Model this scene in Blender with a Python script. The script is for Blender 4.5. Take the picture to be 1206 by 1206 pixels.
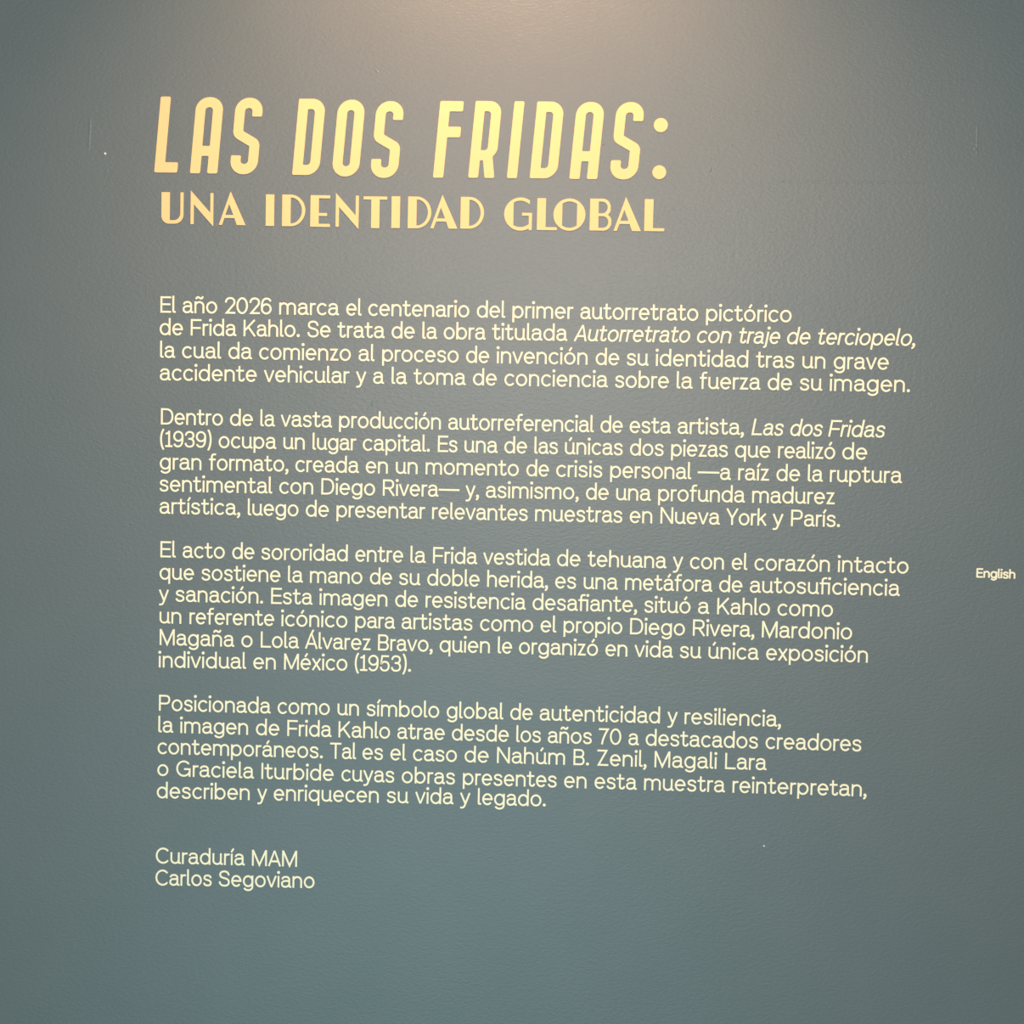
import bpy, math
from mathutils import Vector, Matrix
from mathutils.geometry import tessellate_polygon

for o in list(bpy.data.objects): bpy.data.objects.remove(o)
scene = bpy.context.scene
col = scene.collection

# ---------------------------------------------------------------- camera
RIGHT = Vector([0.9992407, 0.0329661, 0.0207684]); UP = Vector([-0.0220067, 0.037657, 0.9990484]); BACK = RIGHT.cross(UP)
EYE = Vector((0.0, -1.625, 1.5))
cam_data = bpy.data.cameras.new('camera'); cam = bpy.data.objects.new('camera', cam_data)
col.objects.link(cam)
cam.matrix_world = Matrix(((RIGHT.x, UP.x, BACK.x, EYE.x), (RIGHT.y, UP.y, BACK.y, EYE.y),
                           (RIGHT.z, UP.z, BACK.z, EYE.z), (0, 0, 0, 1)))
cam_data.sensor_width = 36.0
cam_data.lens = 1300.0 / 1206.0 * 36.0
cam_data.clip_start = 0.05
scene.camera = cam

# ---------------------------------------------------------------- light and exposure
world = bpy.data.worlds.new('room_ambience'); scene.world = world
world.use_nodes = True
bg = world.node_tree.nodes['Background']
bg.inputs[0].default_value = (0.8, 0.95, 1.0, 1); bg.inputs[1].default_value = 0.01
vs = scene.view_settings
vs.view_transform = 'Standard'; vs.look = 'None'; vs.exposure = 0.0; vs.gamma = 1.0
vs.use_curve_mapping = False

def aim(o, target):
    d = Vector(target) - o.location
    o.rotation_euler = d.to_track_quat('-Z', 'Y').to_euler()

def spot(loc, target, watts, colour, deg, blend, radius):
    l = bpy.data.lights.new('ceiling_spot', 'SPOT'); l.energy = watts; l.color = colour
    l.spot_size = math.radians(deg); l.spot_blend = blend; l.shadow_soft_size = radius
    o = bpy.data.objects.new('ceiling_spot', l); col.objects.link(o); o.location = loc; aim(o, target)

def panel(loc, target, watts, colour, sx, sy):
    l = bpy.data.lights.new('room_fill', 'AREA'); l.shape = 'RECTANGLE'; l.size = sx; l.size_y = sy
    l.energy = watts; l.color = colour
    o = bpy.data.objects.new('room_fill', l); col.objects.link(o); o.location = loc; aim(o, target)

spot((-0.08, -0.40, 2.85), (-0.08, 0.0, 1.5), 101.0, (1.0, 0.535, 0.321), 90, 0.9, 0.05)     # warm track lamp above the heading
panel((0.0, -3.6, 2.2), (0.0, 0.0, 1.3), 119.5, (1.0, 0.927, 0.85), 1.6, 1.2)        # added fill behind the viewer, stands in for the room's ambient light
panel((-0.3, -2.0, 0.3), (0.0, 0.0, 1.3), 18.4, (0.31, 0.853, 1.0), 1.6, 1.2)        # added bluish fill low on the left, placed for the wall's falloff

# ---------------------------------------------------------------- materials
def new_mat(name):
    m = bpy.data.materials.new(name); m.use_nodes = True
    return m, m.node_tree.nodes, m.node_tree.links, m.node_tree.nodes['Principled BSDF']

def paint_relief(n, l, bsdf, strength, dist):
    tc = n.new('ShaderNodeTexCoord')
    mp = n.new('ShaderNodeMapping'); mp.inputs['Scale'].default_value = (0.75, 1, 1.25)
    l.new(tc.outputs['Object'], mp.inputs['Vector'])
    a = n.new('ShaderNodeTexNoise'); a.inputs['Scale'].default_value = 215; a.inputs['Detail'].default_value = 3
    a.inputs['Roughness'].default_value = 0.55; a.inputs['Distortion'].default_value = 0.6
    b = n.new('ShaderNodeTexNoise'); b.inputs['Scale'].default_value = 9; b.inputs['Detail'].default_value = 2
    l.new(mp.outputs[0], a.inputs['Vector']); l.new(tc.outputs['Object'], b.inputs['Vector'])
    b1 = n.new('ShaderNodeBump'); b1.inputs['Strength'].default_value = strength; b1.inputs['Distance'].default_value = dist
    b2 = n.new('ShaderNodeBump'); b2.inputs['Strength'].default_value = 0.25; b2.inputs['Distance'].default_value = 0.002
    l.new(a.outputs['Fac'], b1.inputs['Height']); l.new(b.outputs['Fac'], b2.inputs['Height'])
    l.new(b2.outputs['Normal'], b1.inputs['Normal']); l.new(b1.outputs['Normal'], bsdf.inputs['Normal'])
    return tc, a, b

PAINT, n, l, bsdf = new_mat('teal_grey_satin_paint')
tc, na, nb = paint_relief(n, l, bsdf, 0.5, 0.0010)
ramp = n.new('ShaderNodeValToRGB')
ramp.color_ramp.elements[0].position = 0.3; ramp.color_ramp.elements[0].color = (0.121, 0.150, 0.155, 1)
ramp.color_ramp.elements[1].position = 0.7; ramp.color_ramp.elements[1].color = (0.127, 0.155, 0.160, 1)
l.new(nb.outputs['Fac'], ramp.inputs['Fac']); l.new(ramp.outputs['Color'], bsdf.inputs['Base Color'])
bsdf.inputs['Roughness'].default_value = 0.46
bsdf.inputs['Specular IOR Level'].default_value = 0.5

def vinyl(name, rgb):
    m, n, l, b = new_mat(name)
    tc = n.new('ShaderNodeTexCoord')
    ns = n.new('ShaderNodeTexNoise'); ns.inputs['Scale'].default_value = 120
    l.new(tc.outputs['Object'], ns.inputs['Vector'])
    bp = n.new('ShaderNodeBump'); bp.inputs['Strength'].default_value = 0.15; bp.inputs['Distance'].default_value = 0.0006
    l.new(ns.outputs['Fac'], bp.inputs['Height']); l.new(bp.outputs['Normal'], b.inputs['Normal'])
    b.inputs['Base Color'].default_value = (*rgb, 1); b.inputs['Roughness'].default_value = 0.8
    b.inputs['Specular IOR Level'].default_value = 0.15
    return m
VINYL = vinyl('pale_yellow_vinyl', (0.85, 0.59, 0.28))          # headings
HALO_VINYL = vinyl('halo_lightened_vinyl', (0.95, 0.87, 0.61))             # small text: heading vinyl with the bright halo of thin strokes coloured in
CHALK, n, l, b = new_mat('bare_white_plaster'); b.inputs['Base Color'].default_value = (0.75, 0.76, 0.74, 1)
b.inputs['Roughness'].default_value = 0.9

# ---------------------------------------------------------------- mesh helpers (x right, z up, relief towards -y; millimetres)
class Plate:
    """collects flat raised shapes and links them as one mesh"""
    def __init__(self): self.v = []; self.f = []
    def add(self, loops, h):
        """loops: outer outline first, then holes"""
        pts = [p for lp in loops for p in lp]
        tris = tessellate_polygon([[Vector((p[0], p[1], 0)) for p in lp] for lp in loops])
        self.raise_(pts, tris, loops, h)
    def raise_(self, pts, tris, loops, h):
        k = len(self.v); m = len(pts)
        self.v += [(x / 1000, -h / 1000, z / 1000) for x, z in pts]
        self.v += [(x / 1000, 0.0001, z / 1000) for x, z in pts]
        for t in tris:
            a, b, c = (pts[i] for i in t)
            ar = (b[0] - a[0]) * (c[1] - a[1]) - (b[1] - a[1]) * (c[0] - a[0])
            if abs(ar) < 1e-9: continue
            self.f.append(tuple(k + i for i in (t if ar > 0 else t[::-1])))
        s = 0
        for n_, lp in enumerate(loops):
            ar = sum(lp[i - 1][0] * lp[i][1] - lp[i][0] * lp[i - 1][1] for i in range(len(lp)))
            flip = (ar < 0) != (n_ > 0)
            L = len(lp)
            for i in range(L):
                a, b = s + i, s + (i + 1) % L
                if flip: a, b = b, a
                q = (k + a, k + m + a, k + m + b, k + b)
                self.f.append(q)
            s += L
    def ribbon(self, pts, w, h, closed=False, bevel=1.5):
        """constant-width pen stroke along pts"""
        hw = w / 2
        if closed and (Vector(pts[0]) - Vector(pts[-1])).length < 1e-4: pts = pts[:-1]
        n_ = len(pts); left = []; right = []
        for i in range(n_):
            p = Vector(pts[i])
            a = (p - Vector(pts[i - 1])).normalized() if (closed or i > 0) else None
            b = (Vector(pts[(i + 1) % n_]) - p).normalized() if (closed or i < n_ - 1) else None
            a = a or b; b = b or a
            na_ = Vector((-a.y, a.x)); nb_ = Vector((-b.y, b.x)); m = na_ + nb_
            if m.length < 1e-6: m = na_.copy()
            m.normalize(); c = max(m.dot(na_), 0.05)
            if 1 / c > bevel:                      # sharp corner: cut the outer point off
                inner = p + m * min(hw / c, hw * 2.2); inner2 = p - m * min(hw / c, hw * 2.2)
                if a.x * b.y - a.y * b.x > 0:
                    left += [inner, inner]; right += [p - na_ * hw, p - nb_ * hw]
                else:
                    left += [p + na_ * hw, p + nb_ * hw]; right += [inner2, inner2]
            else:
                left.append(p + m * hw / c); right.append(p - m * hw / c)
        L = [(q.x, q.y) for q in left]; R = [(q.x, q.y) for q in right]
        N = len(L); tris = []
        rng = N if closed else N - 1
        for i in range(rng):
            j = (i + 1) % N
            tris += [(i, j, N + j), (i, N + j, N + i)]
        pts2 = L + R; k = len(self.v); m2 = len(pts2)
        self.v += [(x / 1000, -h / 1000, z / 1000) for x, z in pts2]
        self.v += [(x / 1000, 0.0001, z / 1000) for x, z in pts2]
        for t in tris:
            a, b, c = (pts2[i] for i in t)
            ar = (b[0] - a[0]) * (c[1] - a[1]) - (b[1] - a[1]) * (c[0] - a[0])
            if abs(ar) < 1e-9: continue
            self.f.append(tuple(k + i for i in (t if ar > 0 else t[::-1])))
        for i in range(rng):
            j = (i + 1) % N
            self.f.append((k + j, k + i, k + m2 + i, k + m2 + j))
            self.f.append((k + N + i, k + N + j, k + m2 + N + j, k + m2 + N + i))
        if not closed:
            self.f.append((k, k + N, k + m2 + N, k + m2))
            self.f.append((k + m2 - 1, k + N - 1, k + m2 + N - 1, k + m2 + m2 - 1))
    def build(self, name, mat, parent=None, at=(0, 0)):
        me = bpy.data.meshes.new(name)
        ox, oz = at[0] / 1000, at[1] / 1000
        me.from_pydata([(x - ox, y, z - oz) for x, y, z in self.v], [], self.f); me.update()
        me.materials.append(mat)
        o = bpy.data.objects.new(name, me); col.objects.link(o)
        if parent:
            o.parent = parent
            o.location = (ox - parent.location.x, 0, oz - (parent.location.z - ZC))
        else:
            o.location = (ox, 0, oz + ZC)
        return o
ZC = 1.5        # height of the lettering origin on the wall

def rounded(poly, default=0.0):
    """polygon of (x, y[, corner radius]) with its corners rounded"""
    out = []; N = len(poly)
    for i in range(N):
        p = Vector(poly[i][:2]); r = poly[i][2] if len(poly[i]) > 2 else default
        if r <= 0: out.append(tuple(p)); continue
        a = Vector(poly[i - 1][:2]) - p; b = Vector(poly[(i + 1) % N][:2]) - p
        ua, ub = a.normalized(), b.normalized()
        half = math.acos(max(-1, min(1, ua.dot(ub)))) / 2
        t = min(r / math.tan(half), a.length * .5 if r < 4 else a.length * .98, b.length * .5 if r < 4 else b.length * .98)
        r2 = t * math.tan(half); c = p + (ua + ub).normalized() * (r2 / math.sin(half))
        s, e = p + ua * t - c, p + ub * t - c
        n_ = 4 if r < 4 else 14
        ang = math.atan2(s.x * e.y - s.y * e.x, s.dot(e)); a0 = math.atan2(s.y, s.x)
        for k in range(n_ + 1):
            q = a0 + ang * k / n_; out.append((c.x + r2 * math.cos(q), c.y + r2 * math.sin(q)))
    return out

def arc(cx, cy, rx, ry, a0, a1, n_=28):
    return [(cx + rx * math.cos(math.radians(a0 + (a1 - a0) * k / n_)),
             cy + ry * math.sin(math.radians(a0 + (a1 - a0) * k / n_))) for k in range(n_ + 1)]

def trace(cmds):
    """points of a pen stroke described by a command string"""
    t = cmds.split(); i = 0; pts = []
    while i < len(t):
        c = t[i]
        if c in 'ML': pts.append((float(t[i + 1]), float(t[i + 2]))); i += 3
        elif c == 'C':
            q = [float(x) for x in t[i + 1:i + 7]]; p0 = pts[-1]
            for k in range(1, 8):
                s = k / 7; u = 1 - s
                pts.append(tuple(u ** 3 * p0[d] + 3 * u * u * s * q[d] + 3 * u * s * s * q[2 + d] + s ** 3 * q[4 + d] for d in (0, 1)))
            i += 7
        elif c == 'E':
            q = [float(x) for x in t[i + 1:i + 7]]
            n_ = max(6, int(abs(q[5] - q[4]) / 15)); e = arc(*q, n_=n_)
            if pts and (Vector(pts[-1]) - Vector(e[0])).length < .6: e = e[1:]
            pts += e; i += 7
    return pts

# ---------------------------------------------------------------- lettering
# Body face: every glyph is a set of pen strokes. Units: 19.3 = capital height.
# "M x y" start, "L x y" line, "C ..." cubic, "E cx cy rx ry a0 a1" ellipse arc
# (degrees, counter-clockwise from +x), "D x y r" round dot.
PEN = 2.15
GLYPHS = {
 'a': (12.6, ['M 1.5 10 C 1.8 12 3.3 13.1 5.7 13.1 C 8.6 13.1 10.1 11.8 10.1 9 L 10.1 2.6 C 10.1 1.6 10.6 1.2 11.4 1.2 L 12.7 1.2',
              'M 10.1 8.3 L 5.4 8.1 C 2.7 8 1.2 6.8 1.2 4.5 C 1.2 2.3 2.8 .95 5.1 .95 C 7.6 .95 9.6 2.4 10.1 4.8']),
 'b': (13.1, ['M 1.2 0 L 1.2 20.1', 'E 6.5 7.0 5.35 6.1 0 360']),
 'c': (12.0, ['E 6.5 7.0 5.3 6.1 38 322']),
 'd': (13.1, ['M 11.9 0 L 11.9 20.1', 'E 6.55 7.0 5.35 6.1 0 360']),
 'e': (12.7, ['E 6.35 7.0 5.15 6.1 0 322', 'M 1.6 7.1 L 12.65 7.1']),
 'f': (8.6, ['M 3.5 0 L 3.5 15.4 C 3.5 17.9 4.6 18.9 6.4 18.9 L 8.6 18.9', 'M .2 12.85 L 8.3 12.85']),
 'ﬁ': (12.3, ['M 3.3 0 L 3.3 15.4 C 3.3 17.9 4.4 18.9 6.2 18.9 L 8.3 18.9', 'M .1 12.85 L 11.3 12.85', 'M 10.7 0 L 10.7 13.9', 'D 11.1 18.6 1.7']),
 'g': (13.0, ['E 6.55 7.0 5.35 6.1 0 360', 'M 11.8 14 L 11.8 .6 E 6.6 .2 5.2 4.1 0 -158']),
 'h': (11.9, ['M 1.2 0 L 1.2 20.1', 'M 1.2 8 E 5.95 8.6 4.75 4.5 180 0 L 10.7 0']),
 'i': (2.4, ['M 1.2 0 L 1.2 13.9', 'D 1.2 18.2 1.8']),
 'í': (2.4, ['M 1.2 0 L 1.2 13.9', 'M .5 15.6 L 3.3 20.1']),
 'j': (4.3, ['M 3.1 14 L 3.1 -.9 C 3.1 -3.2 2.2 -3.75 .2 -3.75', 'D 3.1 18.2 1.8']),
 'k': (11.4, ['M 1.2 0 L 1.2 20.1', 'M 10.1 14 L 1.9 5.9', 'M 4.6 8.1 L 10.5 0']),
 'l': (4.2, ['M 1.2 20.1 L 1.2 2.7 C 1.2 1.6 1.6 1.2 2.6 1.2 L 4.2 1.2']),
 'm': (19.6, ['M 1.2 0 L 1.2 14', 'M 1.2 8.4 E 5.5 9 4.3 4.1 180 0 L 9.8 0', 'M 9.8 8.4 E 14.1 9 4.3 4.1 180 0 L 18.4 0']),
 'n': (11.9, ['M 1.2 0 L 1.2 14', 'M 1.2 8 E 5.95 8.6 4.75 4.5 180 0 L 10.7 0']),
 'o': (13.3, ['E 6.65 7.0 5.45 6.1 0 360']),
 'p': (13.1, ['M 1.2 -4.9 L 1.2 14', 'E 6.5 7.0 5.35 6.1 0 360']),
 'q': (13.1, ['M 11.9 -4.9 L 11.9 14', 'E 6.55 7.0 5.35 6.1 0 360']),
 'r': (6.8, ['M 1.2 0 L 1.2 14', 'M 1.2 8.4 C 1.2 11.6 2.6 12.85 5 12.85 L 6.8 12.85']),
 's': (10.8, ['M 9.5 10 C 9.2 12.2 7.6 13.1 5.4 13.1 C 3.1 13.1 1.6 12.1 1.6 10.4 C 1.6 8.5 3.2 8 5.5 7.5 C 8 7 9.6 6.1 9.6 3.9 C 9.6 2 7.9 .9 5.4 .9 C 2.9 .9 1.4 2 1.2 4.1']),
 't': (9.9, ['M 3.8 18.2 L 3.8 4.5 C 3.8 2.1 4.8 1.1 6.5 1.1 C 8.2 1.1 9 2.2 9 4', 'M 0 12.85 L 9 12.85']),
 'u': (12.6, ['M 1.2 14 L 1.2 5.4 E 5.7 5.2 4.5 4.2 180 360 L 10.2 6', 'M 10.2 14 L 10.2 2.6 C 10.2 1.6 10.6 1.2 11.4 1.2 L 12.7 1.2']),
 'v': (12.2, ['M .9 14 L 6.1 .5 L 11.3 14']),
 'x': (11.6, ['M 1.2 14 L 10.4 0', 'M 10.4 14 L 1.2 0']),
 'y': (12.3, ['M 1 14 L 6.5 1', 'M 11.3 14 L 5.8 -1 C 4.9 -3.1 4.1 -3.75 2.5 -3.75 L .5 -3.75']),
 'z': (10.6, ['M .7 12.85 L 8.3 12.85 L 2.2 1.15 L 10.4 1.15']),
 'A': (15.3, ['M .9 0 L 7.65 18.5 L 14.4 0', 'M 3 5.9 L 12.3 5.9']),
 'B': (13.4, ['M 1.2 1.15 L 7.9 1.15 C 10.7 1.15 12.2 2.7 12.2 5.4 C 12.2 8.2 10.7 9.8 7.9 9.8 L 1.2 9.8', 'M 1.2 0 L 1.2 19.3', 'M 1.2 9.85 L 7.4 9.85 C 10.1 9.85 11.6 11.4 11.6 14 C 11.6 16.6 10.1 18.15 7.4 18.15 L 1.2 18.15']),
 'C': (16.4, ['E 9 9.65 7.8 8.75 40 320']),
 'D': (15.5, ['M 1.2 0 L 1.2 19.3', 'M 1.2 1.15 L 6.6 1.15 C 11.5 1.15 14.3 4.2 14.3 9.65 C 14.3 15.1 11.5 18.15 6.6 18.15 L 1.2 18.15']),
 'E': (13.0, ['M 1.2 0 L 1.2 19.3', 'M 1.2 18.15 L 12.9 18.15', 'M 1.2 9.95 L 12.1 9.95', 'M 1.2 1.15 L 12.9 1.15']),
 'F': (12.8, ['M 1.2 0 L 1.2 19.3', 'M 1.2 18.15 L 12.8 18.15', 'M 1.2 8.9 L 11.9 8.9']),
 'G': (17.2, ['E 9 9.65 7.8 8.75 40 342', 'M 9.4 9.1 L 16 9.1', 'M 16 10.2 L 16 0']),
 'I': (2.4, ['M 1.2 0 L 1.2 19.3']),
 'K': (15.0, ['M 1.2 0 L 1.2 19.3', 'M 13.3 19.3 L 2 7.2', 'M 5.6 11.2 L 13.9 0']),
 'L': (12.6, ['M 1.2 0 L 1.2 19.3', 'M 1.2 1.15 L 12.6 1.15']),
 'M': (18.2, ['M 1.2 0 L 1.2 19.3', 'M 17 0 L 17 19.3', 'M 1.5 18.6 L 9.1 1.2 L 16.7 18.6']),
 'N': (15.2, ['M 1.2 0 L 1.2 19.3', 'M 14 0 L 14 19.3', 'M 1.6 18.4 L 13.6 .9']),
 'P': (13.8, ['M 1.2 0 L 1.2 19.3', 'M 1.2 18.15 L 7.9 18.15 C 11 18.15 12.6 16.4 12.6 13.5 C 12.6 10.5 11 8.8 7.9 8.8 L 1.2 8.8']),
 'R': (15.0, ['M 1.2 0 L 1.2 19.3', 'M 1.2 18.15 L 8 18.15 C 11 18.15 12.6 16.4 12.6 13.6 C 12.6 10.7 11 9 8 9 L 1.2 9', 'M 7.2 9 L 13.8 0']),
 'S': (13.6, ['M 12.1 13.6 C 12 16.8 9.9 18.35 6.8 18.35 C 3.6 18.35 1.7 16.8 1.7 14.3 C 1.7 11.6 3.9 10.8 7 10.1 C 10.3 9.3 12.4 8.3 12.4 5.3 C 12.4 2.5 10.1 .95 6.8 .95 C 3.3 .95 1.3 2.8 1.2 6']),
 'T': (14.4, ['M 0 18.15 L 14.4 18.15', 'M 7.2 0 L 7.2 18.15']),
 'Y': (14.8, ['M .9 19.3 L 7.4 8.2 L 13.9 19.3', 'M 7.4 0 L 7.4 8.6']),
 'Z': (14.2, ['M .9 18.15 L 11.4 18.15 L 2.6 1.15 L 13.9 1.15']),
 '0': (14.0, ['E 7 9.65 5.8 8.75 0 360']),
 '1': (9.0, ['M 4.9 1.15 L 4.9 19.3', 'M .4 15.9 C 3.3 15.9 4.6 17 4.9 19', 'M 0 1.15 L 9.2 1.15']),
 '2': (12.9, ['M 1.2 13 C 1.4 16.4 3.4 18.35 6.5 18.35 C 9.6 18.35 11.6 16.6 11.6 13.9 C 11.6 12 10.8 10.6 9.2 9.1 L 2.4 1.15 L 12.8 1.15']),
 '3': (12.6, ['M 1.4 13.9 C 1.7 16.8 3.5 18.35 6.3 18.35 C 9.2 18.35 11 16.8 11 14.3 C 11 11.7 9.4 10.2 6.6 10.2 L 4.6 10.2', 'M 6.4 10.2 C 9.7 10.2 11.4 8.4 11.4 5.6 C 11.4 2.7 9.4 .95 6.2 .95 C 3.1 .95 1.3 2.5 1.2 5.3']),
 '5': (12.2, ['M 11.2 18.15 L 2.8 18.15 L 1.8 8.6 C 2.8 10.6 4.4 11.5 6.4 11.5 C 9.2 11.5 11 9.4 11 6.3 C 11 3.1 9.1 .95 6.1 .95 C 3.1 .95 1.4 2.6 1.2 5.4']),
 '6': (13.0, ['E 6.5 6.3 5.3 5.4 0 360', 'M 11.5 15.1 C 10.9 17.2 9.3 18.35 6.9 18.35 C 3.1 18.35 1.2 15.2 1.2 9.2 L 1.2 6.3']),
 '7': (12.4, ['M 0 18.15 L 11 18.15 C 7.6 12.6 5 6.8 4.1 0']),
 '9': (13.0, ['E 6.5 13.0 5.3 5.4 0 360', 'M 1.5 4.2 C 2.1 2.1 3.7 .95 6.1 .95 C 9.9 .95 11.8 4.1 11.8 10.1 L 11.8 13']),
 '(': (5.6, ['M 4.6 21.3 C .2 15.5 .2 3.3 4.6 -3']),
 ')': (5.6, ['M 1 21.3 C 5.4 15.5 5.4 3.3 1 -3']),
 '.': (3.6, ['D 1.8 1.75 1.8']),
 ',': (4.2, ['D 2.2 1.75 1.75', 'M 2.9 2.3 C 3.2 -.6 2.3 -2 .4 -2.6']),
 '—': (25.4, ['M 0 8.3 L 25.4 8.3']),
}
def _accent(base, cx, kind):
    w, s = GLYPHS[base]
    top = 19.3 if base.isupper() else 14.0
    if kind == 'acute':
        s = s + (['M 8 18.7 L 10.1 22.7'] if base == 'A' else ['M %g %g L %g %g' % (cx - .7, top + 1.7, cx + 2.0, top + 5.8)])
    else:
        s = s + ['M %g %g C %g %g %g %g %g %g C %g %g %g %g %g %g' % (
            cx - 3.9, 16.4, cx - 3.3, 19.6, cx - 1.3, 19.2, cx, 18.1,
            cx + 1.3, 17.0, cx + 3.3, 16.6, cx + 3.9, 19.8)]
    return (w, s)
for ch, base, cx, kind in (('á','a',6,'acute'),('é','e',6.3,'acute'),('ó','o',6.6,'acute'),
                           ('ú','u',5.9,'acute'),('ñ','n',6,'tilde'),('Á','A',7.6,'acute')):
    GLYPHS[ch] = _accent(base, cx, kind)
# side bearings (left, right) by the kind of edge: s stem, r round, o open, d diagonal
_B = {'s': 1.1, 'r': .8, 'o': .3, 'd': .15}
EDGES = {'a':'ro','b':'sr','c':'ro','d':'rs','e':'rr','f':'oo','ﬁ':'os','g':'rs','h':'ss','i':'ss','í':'ss','j':'os','k':'sd','l':'so',
 'm':'ss','n':'ss','o':'rr','p':'sr','q':'rs','r':'so','s':'rr','t':'oo','u':'so','v':'dd','x':'dd','y':'dd','z':'oo',
 'A':'dd','B':'sr','C':'ro','D':'sr','E':'so','F':'so','G':'rs','I':'ss','K':'sd','L':'so','M':'ss','N':'ss','P':'sr','R':'sd','S':'rr',
 'T':'oo','Y':'dd','Z':'oo','0':'rr','1':'oo','2':'ro','3':'rr','5':'rr','6':'rr','7':'oo','9':'rr','(':'rr',')':'rr','.':'rs',',':'oo','—':'dd'}
for a, b in (('á','a'),('é','e'),('ó','o'),('ú','u'),('ñ','n'),('Á','A')): EDGES[a] = EDGES[b]
SPACE = 7.2
def line_advances(text, track=0.0):
    """x of every glyph's ink start, and the ink width of the whole line (units)"""
    xs, x, prev = [], 0.0, None
    for ch in text:
        if ch == ' ':
            if prev: x += _B[EDGES[prev][1]]
            x += SPACE + track; prev = None; xs.append(None); continue
        if prev: x += _B[EDGES[prev][1]] + track
        if xs: x += _B[EDGES[ch][0]]
        xs.append(x); x += GLYPHS[ch][0]; prev = ch
    return xs, x

def draw_glyph(plate, ch, x, z, unit, pen, slant=0.0, stretch=1.0, ox=0.0):
    """one letter on the wall at (x, z) mm; unit = mm per glyph unit"""
    T = lambda p: (x + (p[0] * stretch + p[1] * slant) * unit, z + p[1] * unit)
    for k, s in enumerate(GLYPHS[ch][1]):
        h = 0.42 + 0.035 * k
        if s[0] == 'D':
            _, cx, cy, r = s.split(); cx, cy, r = float(cx), float(cy), float(r) * (pen / PEN) ** .4
            c = T((cx, cy))
            plate.add([[(c[0] + px * unit, c[1] + py * unit) for px, py in arc(0, 0, r, r, 0, 360 - 22.5, 15)]], h)
        else:
            pts = trace(s); closed = s[0] == 'E' and s.endswith('0 360')
            if s.startswith('E') and closed: pts = pts[:-1]
            plate.ribbon([T(p) for p in pts], pen * unit, h, closed, 2.5)

def tag(o, **kw):
    for k, v in kw.items(): o[k] = v
    return o
def empty(name, x, z):
    o = bpy.data.objects.new(name, None); col.objects.link(o); o.location = (x / 1000, 0, z / 1000 + ZC)
    o.empty_display_size = 0.05
    return o

# ---------------------------------------------------------------- the wall
bm_v = []; bm_f = []
X0, X1, Z0, Z1, TH = -3.0, 3.0, -1.5, 1.9, 0.15
wall_me = bpy.data.meshes.new('wall_back')
wall_me.from_pydata([(X0, 0, Z0), (X1, 0, Z0), (X1, 0, Z1), (X0, 0, Z1), (X0, TH, Z0), (X1, TH, Z0), (X1, TH, Z1), (X0, TH, Z1)], [],
                    [(0, 1, 2, 3), (5, 4, 7, 6), (4, 0, 3, 7), (1, 5, 6, 2), (3, 2, 6, 7), (4, 5, 1, 0)])
wall_me.materials.append(PAINT)
wall = bpy.data.objects.new('wall_back', wall_me); col.objects.link(wall); wall.location = (0, 0, ZC)
tag(wall, kind='structure')

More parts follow.
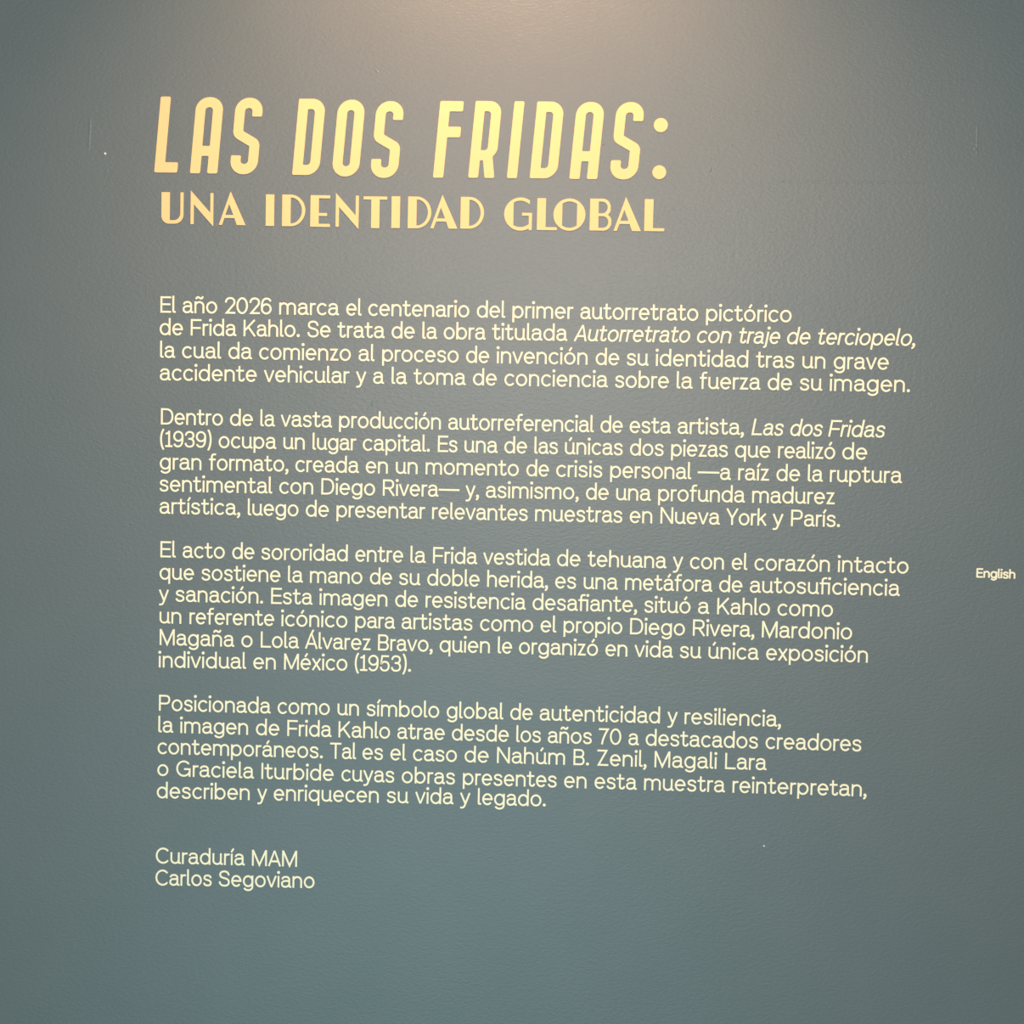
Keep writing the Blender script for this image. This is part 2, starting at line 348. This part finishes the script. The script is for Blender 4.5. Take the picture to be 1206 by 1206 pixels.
# words of each line: paragraph, italic words (first, last) or None, [(word, x mm, z mm, spacing)]
TEXT = [
 (0, None, [('El',-578.8,221.1,0.985), ('año',-545.6,221.1,1.003), ('2026',-482.7,221.2,0.982), ('marca',-401.8,221.3,1.023), ('el',-302.4,221.4,0.957), ('centenario',-269.9,221.5,0.987), ('del',-110,221.6,0.982), ('primer',-57.8,221.7,1.003), ('autorretrato',41.6,221.8,0.976), ('pictórico',224.3,222,1.017)]),
 (0, (9, 13), [('de',-579.7,188.2,1.007), ('Frida',-533.2,188.3,0.998), ('Kahlo.',-454.4,188.5,0.982), ('Se',-359.5,188.7,0.983), ('trata',-314.9,188.9,0.991), ('de',-234.9,189.1,0.983), ('la',-189.5,189.2,0.958), ('obra',-158,189.2,0.966), ('titulada',-87.1,189.4,1.01), ('Autorretrato',32.9,189.7,0.936), ('con',210.6,190.2,0.981), ('traje',270.7,190.3,0.931), ('de',340.9,190.5,0.961), ('terciopelo,',384.3,190.6,0.947)]),
 (0, None, [('la',-578.7,154.7,0.999), ('cual',-545.9,154.8,1.029), ('da',-476.7,154.9,1.018), ('comienzo',-430.8,154.9,1.013), ('al',-283.2,155.1,1.04), ('proceso',-248.2,155.1,0.989), ('de',-124.5,155.3,0.979), ('invención',-79.2,155.3,1.018), ('de',65.4,155.5,0.99), ('su',110.7,155.6,0.998), ('identidad',153.2,155.6,1.022), ('tras',298.4,155.8,1.01), ('un',365.3,155.9,1.031), ('grave',410.6,155.9,1.018)]),
 (0, None, [('accidente',-578.8,121.4,1.04), ('vehicular',-423.2,121.8,1.015), ('y',-286.5,122.1,0.991), ('a',-261.1,122.2,1.027), ('la',-233.8,122.3,1.009), ('toma',-201.2,122.3,1.015), ('de',-113.8,122.6,1.009), ('conciencia',-67.6,122.7,1.019), ('sobre',94.5,123.1,0.988), ('la',184.2,123.3,1.036), ('fuerza',217.6,123.4,1.003), ('de',316.2,123.6,1.012), ('su',362.6,123.8,1.022), ('imagen.',406,123.9,1.062)]),
 (1, (9, 11), [('Dentro',-576.6,56.1,0.955), ('de',-473.2,56.3,0.985), ('la',-427.7,56.3,0.949), ('vasta',-397.3,56.4,0.974), ('producción',-310.5,56.5,0.963), ('autorreferencial',-148.9,56.8,0.948), ('de',74.8,57.1,0.93), ('esta',117.4,57.2,0.959), ('artista,',187.4,57.3,0.996), ('Las',294.7,57.5,0.931), ('dos',349.6,57.5,0.899), ('Fridas',405.8,57.6,0.966)]),
 (1, None, [('(1939)',-577.7,22.8,0.939), ('ocupa',-489.8,23,0.986), ('un',-393,23.2,0.981), ('lugar',-349.5,23.3,0.94), ('capital.',-274.9,23.4,0.994), ('Es',-163.6,23.7,0.919), ('una',-124.3,23.8,0.961), ('de',-65.6,23.9,0.96), ('las',-21.3,24,0.915), ('únicas',23.4,24.1,0.964), ('dos',118.7,24.3,0.961), ('piezas',178.8,24.5,0.948), ('que',271.7,24.7,0.98), ('realizó',334.2,24.8,0.931), ('de',426.9,25,1.045)]),
 (1, None, [('gran',-577.8,-10.5,1.021), ('formato,',-504,-10.3,0.975), ('creada',-374.7,-10,0.979), ('en',-270,-9.8,0.992), ('un',-225.3,-9.7,0.997), ('momento',-181.2,-9.6,0.994), ('de',-32.5,-9.3,0.956), ('crisis',11.3,-9.2,1.007), ('personal',90.6,-9,0.975), ('—a',218.4,-8.7,0.987), ('raíz',277.3,-8.6,0.992), ('de',332.8,-8.5,0.986), ('la',378.3,-8.4,0.958), ('ruptura',410.2,-8.3,1.008)]),
 (1, None, [('sentimental',-577.8,-43.3,0.999), ('con',-398.4,-42.9,1.01), ('Diego',-335.6,-42.7,0.995), ('Rivera—',-244,-42.5,0.961), ('y,',-121.6,-42.2,0.951), ('asimismo,',-91.5,-42.2,0.993), ('de',55.8,-41.8,0.956), ('una',100,-41.7,1.002), ('profunda',161.6,-41.6,0.98), ('madurez',298.5,-41.2,0.989)]),
 (1, None, [('artística,',-577.5,-76.5,1.019), ('luego',-445,-76.1,0.979), ('de',-358.3,-75.9,0.994), ('presentar',-312.4,-75.8,0.96), ('relevantes',-170.4,-75.4,0.954), ('muestras',-18.2,-75.1,0.969), ('en',120.7,-74.7,1), ('Nueva',165.7,-74.6,0.979), ('York',261.7,-74.4,0.925), ('y',329.1,-74.2,1.03), ('París.',355.9,-74.1,0.979)]),
 (2, None, [('El',-575.7,-141.6,0.993), ('acto',-542.1,-141.5,1), ('de',-467.6,-141.4,0.955), ('sororidad',-423.9,-141.3,0.981), ('entre',-283.4,-141.1,0.948), ('la',-201.4,-140.9,1.013), ('Frida',-167.8,-140.9,0.957), ('vestida',-93.4,-140.8,0.956), ('de',15.6,-140.6,0.992), ('tehuana',60.5,-140.5,0.982), ('y',185.5,-140.3,0.979), ('con',210.6,-140.2,0.986), ('el',271.6,-140.1,0.972), ('corazón',304.7,-140.1,0.991), ('intacto',426.1,-139.9,1.026)]),
 (2, None, [('que',-576.8,-174.9,0.998), ('sostiene',-513.5,-174.7,0.986), ('la',-383.6,-174.5,0.992), ('mano',-350.7,-174.4,0.999), ('de',-261.2,-174.3,0.948), ('su',-217.7,-174.2,0.994), ('doble',-175.8,-174.1,0.98), ('herida,',-87,-173.9,0.981), ('es',13.5,-173.7,0.979), ('una',55.5,-173.7,0.991), ('metáfora',116.5,-173.5,0.969), ('de',254.1,-173.3,0.98), ('autosuﬁciencia',299,-173.2,1.023)]),
 (2, None, [('y',-577.5,-207.5,0.984), ('sanación.',-552.3,-207.4,1.009), ('Esta',-408.5,-207.2,0.997), ('imagen',-335.7,-207,0.994), ('de',-223,-206.9,0.981), ('resistencia',-177.7,-206.8,0.978), ('desaﬁante,',-19.2,-206.5,0.981), ('situó',145.4,-206.2,0.988), ('a',224.2,-206.1,1.051), ('Kahlo',252.2,-206.1,0.981), ('como',340.1,-205.9,1.025)]),
 (2, None, [('un',-576.2,-240.6,1.022), ('referente',-530.9,-240.5,0.963), ('icónico',-392.5,-240.2,1.019), ('para',-281.9,-239.9,0.958), ('artistas',-212.8,-239.8,0.996), ('como',-96.2,-239.5,0.994), ('el',-6.6,-239.3,0.988), ('propio',27.4,-239.2,0.977), ('Diego',125.3,-239,1.003), ('Rivera,',217.5,-238.8,0.986), ('Mardonio',318.4,-238.6,1.009)]),
 (2, None, [('Magaña',-575.7,-273.2,1.008), ('o',-452.5,-273.1,1.04), ('Lola',-423.2,-273,0.975), ('Álvarez',-356.6,-272.9,0.974), ('Bravo,',-247.5,-272.8,0.958), ('quien',-155.7,-272.7,0.993), ('le',-69.1,-272.5,0.928), ('organizó',-37.9,-272.5,0.982), ('en',89.8,-272.3,0.979), ('vida',132.8,-272.3,0.99), ('su',199.4,-272.2,0.982), ('única',241.2,-272.1,1.012), ('exposición',325.5,-272,1.003)]),
 (2, None, [('individual',-576.7,-306.9,1.028), ('en',-434.1,-305.5,1.027), ('México',-387.8,-305.1,0.98), ('(1953).',-281.9,-304.1,0.956)]),
 (3, None, [('Posicionada',-575.9,-372.2,0.994), ('como',-396.7,-371.8,0.994), ('un',-306.6,-371.5,0.995), ('símbolo',-262.9,-371.4,0.988), ('global',-143.3,-371.1,0.979), ('de',-48.8,-370.9,0.958), ('autenticidad',-5,-370.7,1.004), ('y',183.6,-370.2,0.97), ('resiliencia,',208.8,-370.2,1.001)]),
 (3, None, [('la',-576.6,-405.1,1.008), ('imagen',-543.1,-405.1,1.007), ('de',-429,-404.9,1.026), ('Frida',-381.6,-404.8,0.975), ('Kahlo',-304.6,-404.7,0.985), ('atrae',-216.3,-404.5,0.958), ('desde',-135,-404.4,0.974), ('los',-39,-404.2,0.936), ('años',7.8,-404.1,0.971), ('70',83.1,-404,0.967), ('a',127.1,-403.9,0.966), ('destacados',152.4,-403.9,0.987), ('creadores',328.6,-403.6,0.992)]),
 (3, None, [('contemporáneos.',-577.5,-437.8,0.997), ('Tal',-316.8,-437.1,0.923), ('es',-268.2,-437,0.982), ('el',-226.4,-436.9,0.998), ('caso',-192.5,-436.8,1), ('de',-115.5,-436.6,1.045), ('Nahúm',-67.2,-436.4,1.027), ('B.',46.4,-436.1,0.998), ('Zenil,',80.5,-436,1.031), ('Magali',166.2,-435.8,1.034), ('Lara',270.1,-435.5,1.007)]),
 (3, None, [('o',-577.6,-470.9,1.035), ('Graciela',-548.9,-470.9,1.03), ('Iturbide',-419.9,-470.8,1.032), ('cuyas',-299.3,-470.7,0.987), ('obras',-208.8,-470.7,1.018), ('presentes',-117.3,-470.6,0.98), ('en',33.3,-470.5,1.011), ('esta',78.4,-470.5,1), ('muestra',151.7,-470.4,1.017), ('reinterpretan,',282,-470.3,1.022)]),
 (3, None, [('describen',-578.1,-504.8,1.032), ('y',-425.8,-503.3,0.973), ('enriquecen',-400.9,-503,1.018), ('su',-230.7,-501.4,1.033), ('vida',-187.9,-501,1.005), ('y',-121.1,-500.3,1.022), ('legado.',-94.5,-500.1,0.989)]),
 (4, None, [('Curaduría',-578.8,-604.3,1.001), ('MAM',-432.6,-603,1.009)]),
 (4, None, [('Carlos',-579,-637.9,0.967), ('Segoviano',-482.5,-636.2,0.985)]),
]
SUBTITLE = [('U',-578.3,351.8), ('N',-534.9,351.6), ('A',-492.8,351.1), ('I',-423.3,350.5), ('D',-399.1,350.5), ('E',-357.3,350.2), ('N',-319.9,350.6), ('T',-279.0,349.5), ('I',-237.8,350.0), ('D',-213.6,350.0), ('A',-180.4,350.2), ('D',-136.4,350.5), ('G',-72.7,349.6), ('L',-24.6,350.0), ('O',-0.5,349.8), ('B',52.2,350.4), ('A',87.0,350.3), ('L',131.4,350.6)]
TITLE = [('L',-589.6,426.3), ('A',-536.4,425.7), ('S',-477.8,425.4), ('D',-385.1,425.2), ('O',-327.0,424.1), ('S',-270.6,422.6), ('F',-177.9,423.6), ('R',-126.4,424.2), ('I',-69.9,424.3), ('D',-36.7,424.6), ('A',21.0,424.3), ('S',78.8,424.7)]
COLON = [(151.6,502.9,10.1), (151.1,435.3,9.9)]

# ---------------------------------------------------------------- blemishes of the painted wall (parts of the wall)
def ridge(name, pts, width, height, mat=PAINT, label=None):
    """a low rounded ridge or pimple in the paint along pts (mm), tapering to both ends"""
    n_ = len(pts); v = []; f = []; K = 7
    for i, (x, z) in enumerate(pts):
        a = Vector(pts[max(0, i - 1)]); b = Vector(pts[min(n_ - 1, i + 1)]); t = (b - a).normalized()
        nx, nz = -t.y, t.x
        s = math.sqrt(max(0, 1 - (2 * i / (n_ - 1) - 1) ** 2)) if n_ > 2 else 1
        s = min(1, s * 1.3) * (1 + .18 * math.sin(i * 2.4) * (n_ > 14))
        for k in range(K):
            q = k / (K - 1) * 2 - 1
            v.append(((x + nx * q * width / 2 * s) / 1000, -height * s * (1 - q * q) / 1000 - .00001, (z + nz * q * width / 2 * s) / 1000))
    for i in range(n_ - 1):
        for k in range(K - 1):
            a = i * K + k; f.append((a, a + K, a + K + 1, a + 1))
    cx, cz = pts[n_ // 2]
    me = bpy.data.meshes.new(name)
    me.from_pydata([(x - cx / 1000, y, z - cz / 1000) for x, y, z in v], [], f); me.update()
    for p in me.polygons: p.use_smooth = True
    me.materials.append(mat)
    o = bpy.data.objects.new(name, me); col.objects.link(o); o.parent = wall; o.location = (cx / 1000, 0, cz / 1000)
    if label: o['label'] = label
    return o
def between(a, b, n_, wob=0.0):
    return [(a[0] + (b[0] - a[0]) * i / n_ + wob * math.sin(i * 1.7), a[1] + (b[1] - a[1]) * i / n_ + wob * math.sin(i * 1.3)) for i in range(n_ + 1)]
for (a, b, w_, h_) in [((-550.8, 570.0), (-545.8, 567.9), 2.6, .7), ((-540.1, 568.6), (-537.6, 568.2), 1.8, .4),
                       ((-479.6, 545.2), (-476.8, 545.2), 2.6, .9), ((-473.3, 547.9), (-470.2, 548.2), 1.6, .4),
                       ((225.4, 444.0), (223.9, 436.2), 3.0, .8), ((255.2, 478.4), (254.4, 472.4), 2.4, .5),
                       ((286.4, 524.2), (288.8, 525.0), 2.4, .8), ((224.2, 514.9), (226.9, 515.1), 1.8, .7),
                       ((356.9, 247.3), (359.5, 249.3), 1.6, .6), ((-262.9, 96.6), (-261.5, 89.0), 1.9, .9),
                       ((-266.4, 579.7), (-259.4, 573.0), 2.4, .7), ((68.0, 475.0), (70.5, 473.8), 2.4, .8),
                       ((602.8, 476.9), (602.5, 471.3), 4.2, 1.0), ((228.7, -248.9), (231.6, -243.8), 1.5, .5)]:
    ridge('paint_bump', between(a, b, 6), w_ * 1.1, h_ * .42)
ridge('paint_ridge', between((-685.8, 505.7), (-687.6, 456.2), 22, .5), 4.5, .28)
ridge('paint_ridge', between((604.6, 509.4), (605.0, 463.7), 22, .3), 3.0, .28)
ridge('paint_ridge', between((306.3, 424.8), (533.5, 424.9), 60, .35), 4.4, .24)
for (x, z), r in (((-663.2, 452.3), 2.0), ((331.0, -549.0), 1.5)):
    ridge('plaster_chip', between((x - r * .5, z + r), (x + r * .5, z - r * .6), 6), r * 1.5, 1.1, CHALK, 'bare white fleck standing out of the paint')

UNIT = 1.255
# ---------------------------------------------------------------- body text: paragraphs > lines
PARA = [
 ('text_paragraph', 'first body paragraph, pale yellow, four lines, nearest below the two capital headings', 'text'),
 ('text_paragraph', 'second body paragraph, pale yellow, five lines, a year in brackets starting its second line', 'text'),
 ('text_paragraph', 'third body paragraph, pale yellow, the tallest one with six lines, the last short', 'text'),
 ('text_paragraph', 'fourth body paragraph, pale yellow, five lines, nearest above the two-line credit', 'text'),
 ('credit_text', 'two short pale yellow credit lines at the lower left, below all the paragraphs', 'text'),
]
roots = {}
for par, ital, words in TEXT:
    if par not in roots:
        last = [w for p, i_, w in TEXT if p == par][-1]
        nm, lab, cat = PARA[par]
        roots[par] = tag(empty(nm, last[0][1], last[0][2]), label=lab, category=cat)
        if par < 4: roots[par]['group'] = 'paragraphs of body text on the wall'
    root = roots[par]
    plain, slanted = Plate(), Plate(); sl_at = None
    for k, (wd, x, z, sp) in enumerate(words):
        it = ital is not None and ital[0] <= k <= ital[1]
        if it and sl_at is None: sl_at = (x, z)
        xs, _ = line_advances(wd)
        zn = words[k + 1][2] if k + 1 < len(words) else z + (z - words[k - 1][2]) * .8
        xn = words[k + 1][1] if k + 1 < len(words) else x + max(1, x - words[k - 1][1])
        for ch, gx in zip(wd, xs):
            dx = gx * UNIT * sp
            zz = z + (zn - z) * dx / max(xn - x, 1)
            draw_glyph(slanted if it else plain, ch, x + dx, zz, UNIT, PEN, 0.17 if it else 0.0, (1 + (sp - 1) * .8), 0)
    plain.build('text_line', HALO_VINYL, root, (words[0][1], words[0][2]))
    if slanted.v:
        o = slanted.build('italic_text', HALO_VINYL, root, sl_at)
        o['label'] = 'slanted italic words closing the line'

# ---------------------------------------------------------------- small bold caption
cp = Plate()
xs, W_ = line_advances('English')
CAP0 = (626.5, -142.8)
CAP1 = (681.9, -143.5)
u = 0.545 * 1.25; s_ = (CAP1[0] - CAP0[0]) / (W_ * u)
for ch, gx in zip('English', xs):
    dx = gx * u * s_
    draw_glyph(cp, ch, CAP0[0] + dx, CAP0[1] + (CAP1[1] - CAP0[1]) * dx / (CAP1[0] - CAP0[0]), u, 3.5, 0, s_)
tag(cp.build('caption_text', HALO_VINYL, None, CAP0), label='tiny bold pale yellow one-word caption at the far right edge of the wall', category='caption')

# ---------------------------------------------------------------- big slanted title
S = 11.8
def box(x0, y0, x1, y1, r=1.6): return [(x0, y0, r), (x1, y0, r), (x1, y1, r), (x0, y1, r)]
TG = {
 'L': [[(0,0,1.8),(27,0,1.8),(27,S,1.8),(S,S,.8),(S,87.3,1.8),(0,87.3,1.8)]],
 'A': [[(0,0,1.8),(S,0,1.8),(S,20.2,1.2),(20.2,20.2,1.2),(20.2,0,1.8),(32,0,1.8),(32,87.6,15.2),(0,87.6,15.2)],
       [(S-.3,31.6,1.2),(20.5,31.6,1.2),(20.5,76.2,4.1),(S-.3,76.2,4.1)]],
 'S': [[(0,21.4,1.6),(11.5,21.4,1.6),(11.5,11.6,4.2),(20.5,11.6,4.2),(20.5,32.2,2),(0,43.2,11),(0,87.6,15.5),(32,87.6,15.5),
        (32,66.2,1.6),(20.5,66.2,1.6),(20.5,76.0,4.2),(11.5,76.0,4.2),(11.5,49.4,2),(32,38.4,11),(32,-.2,15.5),(0,-.2,15.5)]],
 'D': [[(0,0,1.6),(31.2,0,15),(31.2,87.3,15),(0,87.3,1.6)], [(11.4,11.5,1.4),(19.9,11.5,4.2),(19.9,75.6,4.2),(11.4,75.6,1.4)]],
 'O': [[(0,-.3,15.5),(31.4,-.3,15.5),(31.4,87.6,15.5),(0,87.6,15.5)], [(11.4,11.4,4.2),(20,11.4,4.2),(20,75.8,4.2),(11.4,75.8,4.2)]],
 'F': [[(0,0,1.8),(S,0,1.8),(S,46.4,1.2),(26.8,46.4,1.8),(26.8,58.4,1.8),(S,58.4,1.2),(S,75.9,1.2),(27.1,75.9,1.8),(27.1,87.6,1.8),(0,87.6,1.8)]],
 'R': [[(0,0,1.8),(11.4,0,1.8),(11.4,20.2,1.8),(15.2,20.2,1.8),(18.9,0,1.8),(30.2,0,1.8),(25.7,24,1),(30.6,31,9),(30.6,87.6,14),(0,87.6,1.6)],
       [(11.3,31.5,1.2),(19.3,31.5,4),(19.3,76,4),(11.3,76,1.2)]],
 'I': [[(0,0,1.8),(11.5,0,1.8),(11.5,87.6,1.8),(0,87.6,1.8)]],
}
TU = 1.262; SH = 0.081
title = tag(empty('title_lettering', TITLE[0][1], TITLE[0][2]), category='lettering',
            label='large slanted pale yellow capitals ending in a colon, the topmost heading on the wall')
for ch, x, z in TITLE:
    p = Plate()
    p.add([[(x + (a + b * SH) * TU, z + b * TU) for a, b in rounded(lp)] for lp in TG[ch]], 0.6)
    p.build('letter', VINYL, title, (x, z))
for x, z, r in COLON:
    p = Plate(); p.add([arc(x, z, r, r, 0, 350, 35)], 0.6)
    p.build('colon_dot', VINYL, title, (x, z))

# ---------------------------------------------------------------- upright second heading, thick and thin strokes
def seg(cx, cy, r, a0, a1, n_=26, ry=None): return arc(cx, cy, r, ry or r, a0, a1, n_)
def circ_hole(cx, cy, r, x0, x1):
    a = math.degrees(math.acos((x1 - cx) / r)); b = math.degrees(math.acos((x0 - cx) / r))
    return seg(cx, cy, r, a, b, 12) + seg(cx, cy, r, -b, -a, 12)
SG = {
 'U': [rounded([(0,36.3),(9.8,36.3),(9.8,4),(22.3,4,8),(22.3,36.3),(25.9,36.3),(25.9,0,10.5),(0,0,9)])],
 'N': [[(0,0),(0,38.8),(23.2,13.2),(23.2,36),(26.7,36),(26.7,-2.3),(3.7,23),(3.7,0)]],
 'A': [[(0,0),(13.5,38.6),(31.4,0),(21.2,0),(18.3,8),(6.5,8),(3.7,0)], [(7.5,11.5),(11.9,24.2),(17.0,11.5)]],
 'I': [[(0,0),(0,36.3),(9.8,36.3),(9.8,0)]],
 'D': [[(0,0),(0,36.3)] + seg(10,18.15,17,90,-90,30,18.15), [(9.9,3.2)] + seg(9.9,18.15,13.3,-82,82,26,15.1)[0:] + [(9.9,33.1)]],
 'E': [[(0,0),(0,36.3),(22.9,36.3),(22.9,32.9),(9.7,32.9),(9.7,15.9),(19.4,15.9),(19.4,12.6),(9.7,12.6),(9.7,3.4),(22.9,3.4),(22.9,0)]],
 'T': [[(9,0),(9,32.8),(0,32.8),(0,36.2),(27.4,36.2),(27.4,32.8),(18.6,32.8),(18.6,0)]],
 'G': [seg(18.9,18.2,18.9,56,301,40) + [(28.6,0),(32.1,0),(32.1,19.7),(20.7,19.7),(20.7,16.5),(28.6,16.5)] +
       seg(18.7,18.4,15.2,-49,-122,12) + seg(18.7,18.4,15.2,122,46,12)],
 'L': [[(0,0),(0,36.3),(9.9,36.3),(9.9,3.3),(22.9,3.3),(22.9,0)]],
 'O': [seg(18.1,18.15,18.4,0,352,45), circ_hole(18.2,18.15,15.1,9.8,26.9)],
 'B': [rounded([(0,0),(0,36.3),(23.6,36.3,9.2),(23.6,19.4,7),(19.4,17.9,1),(24.8,16.6,7),(24.8,0,9.2)]),
       rounded([(9.8,19.5),(9.8,33.1),(20.3,33.1,6.7),(20.3,19.5,6.7)]), rounded([(9.8,3),(9.8,16.5),(21.4,16.5,6.7),(21.4,3,6.7)])],
}
sub = tag(empty('subtitle_lettering', SUBTITLE[0][1], SUBTITLE[0][2]), category='lettering',
          label='upright pale yellow capitals in thick and thin strokes, second heading under the big slanted one')
SU = 1.262
for ch, x, z in SUBTITLE:
    p = Plate(); p.add([[(x + a * SU, z + b * SU) for a, b in lp] for lp in SG[ch]], 0.6)
    p.build('letter', VINYL, sub, (x, z))
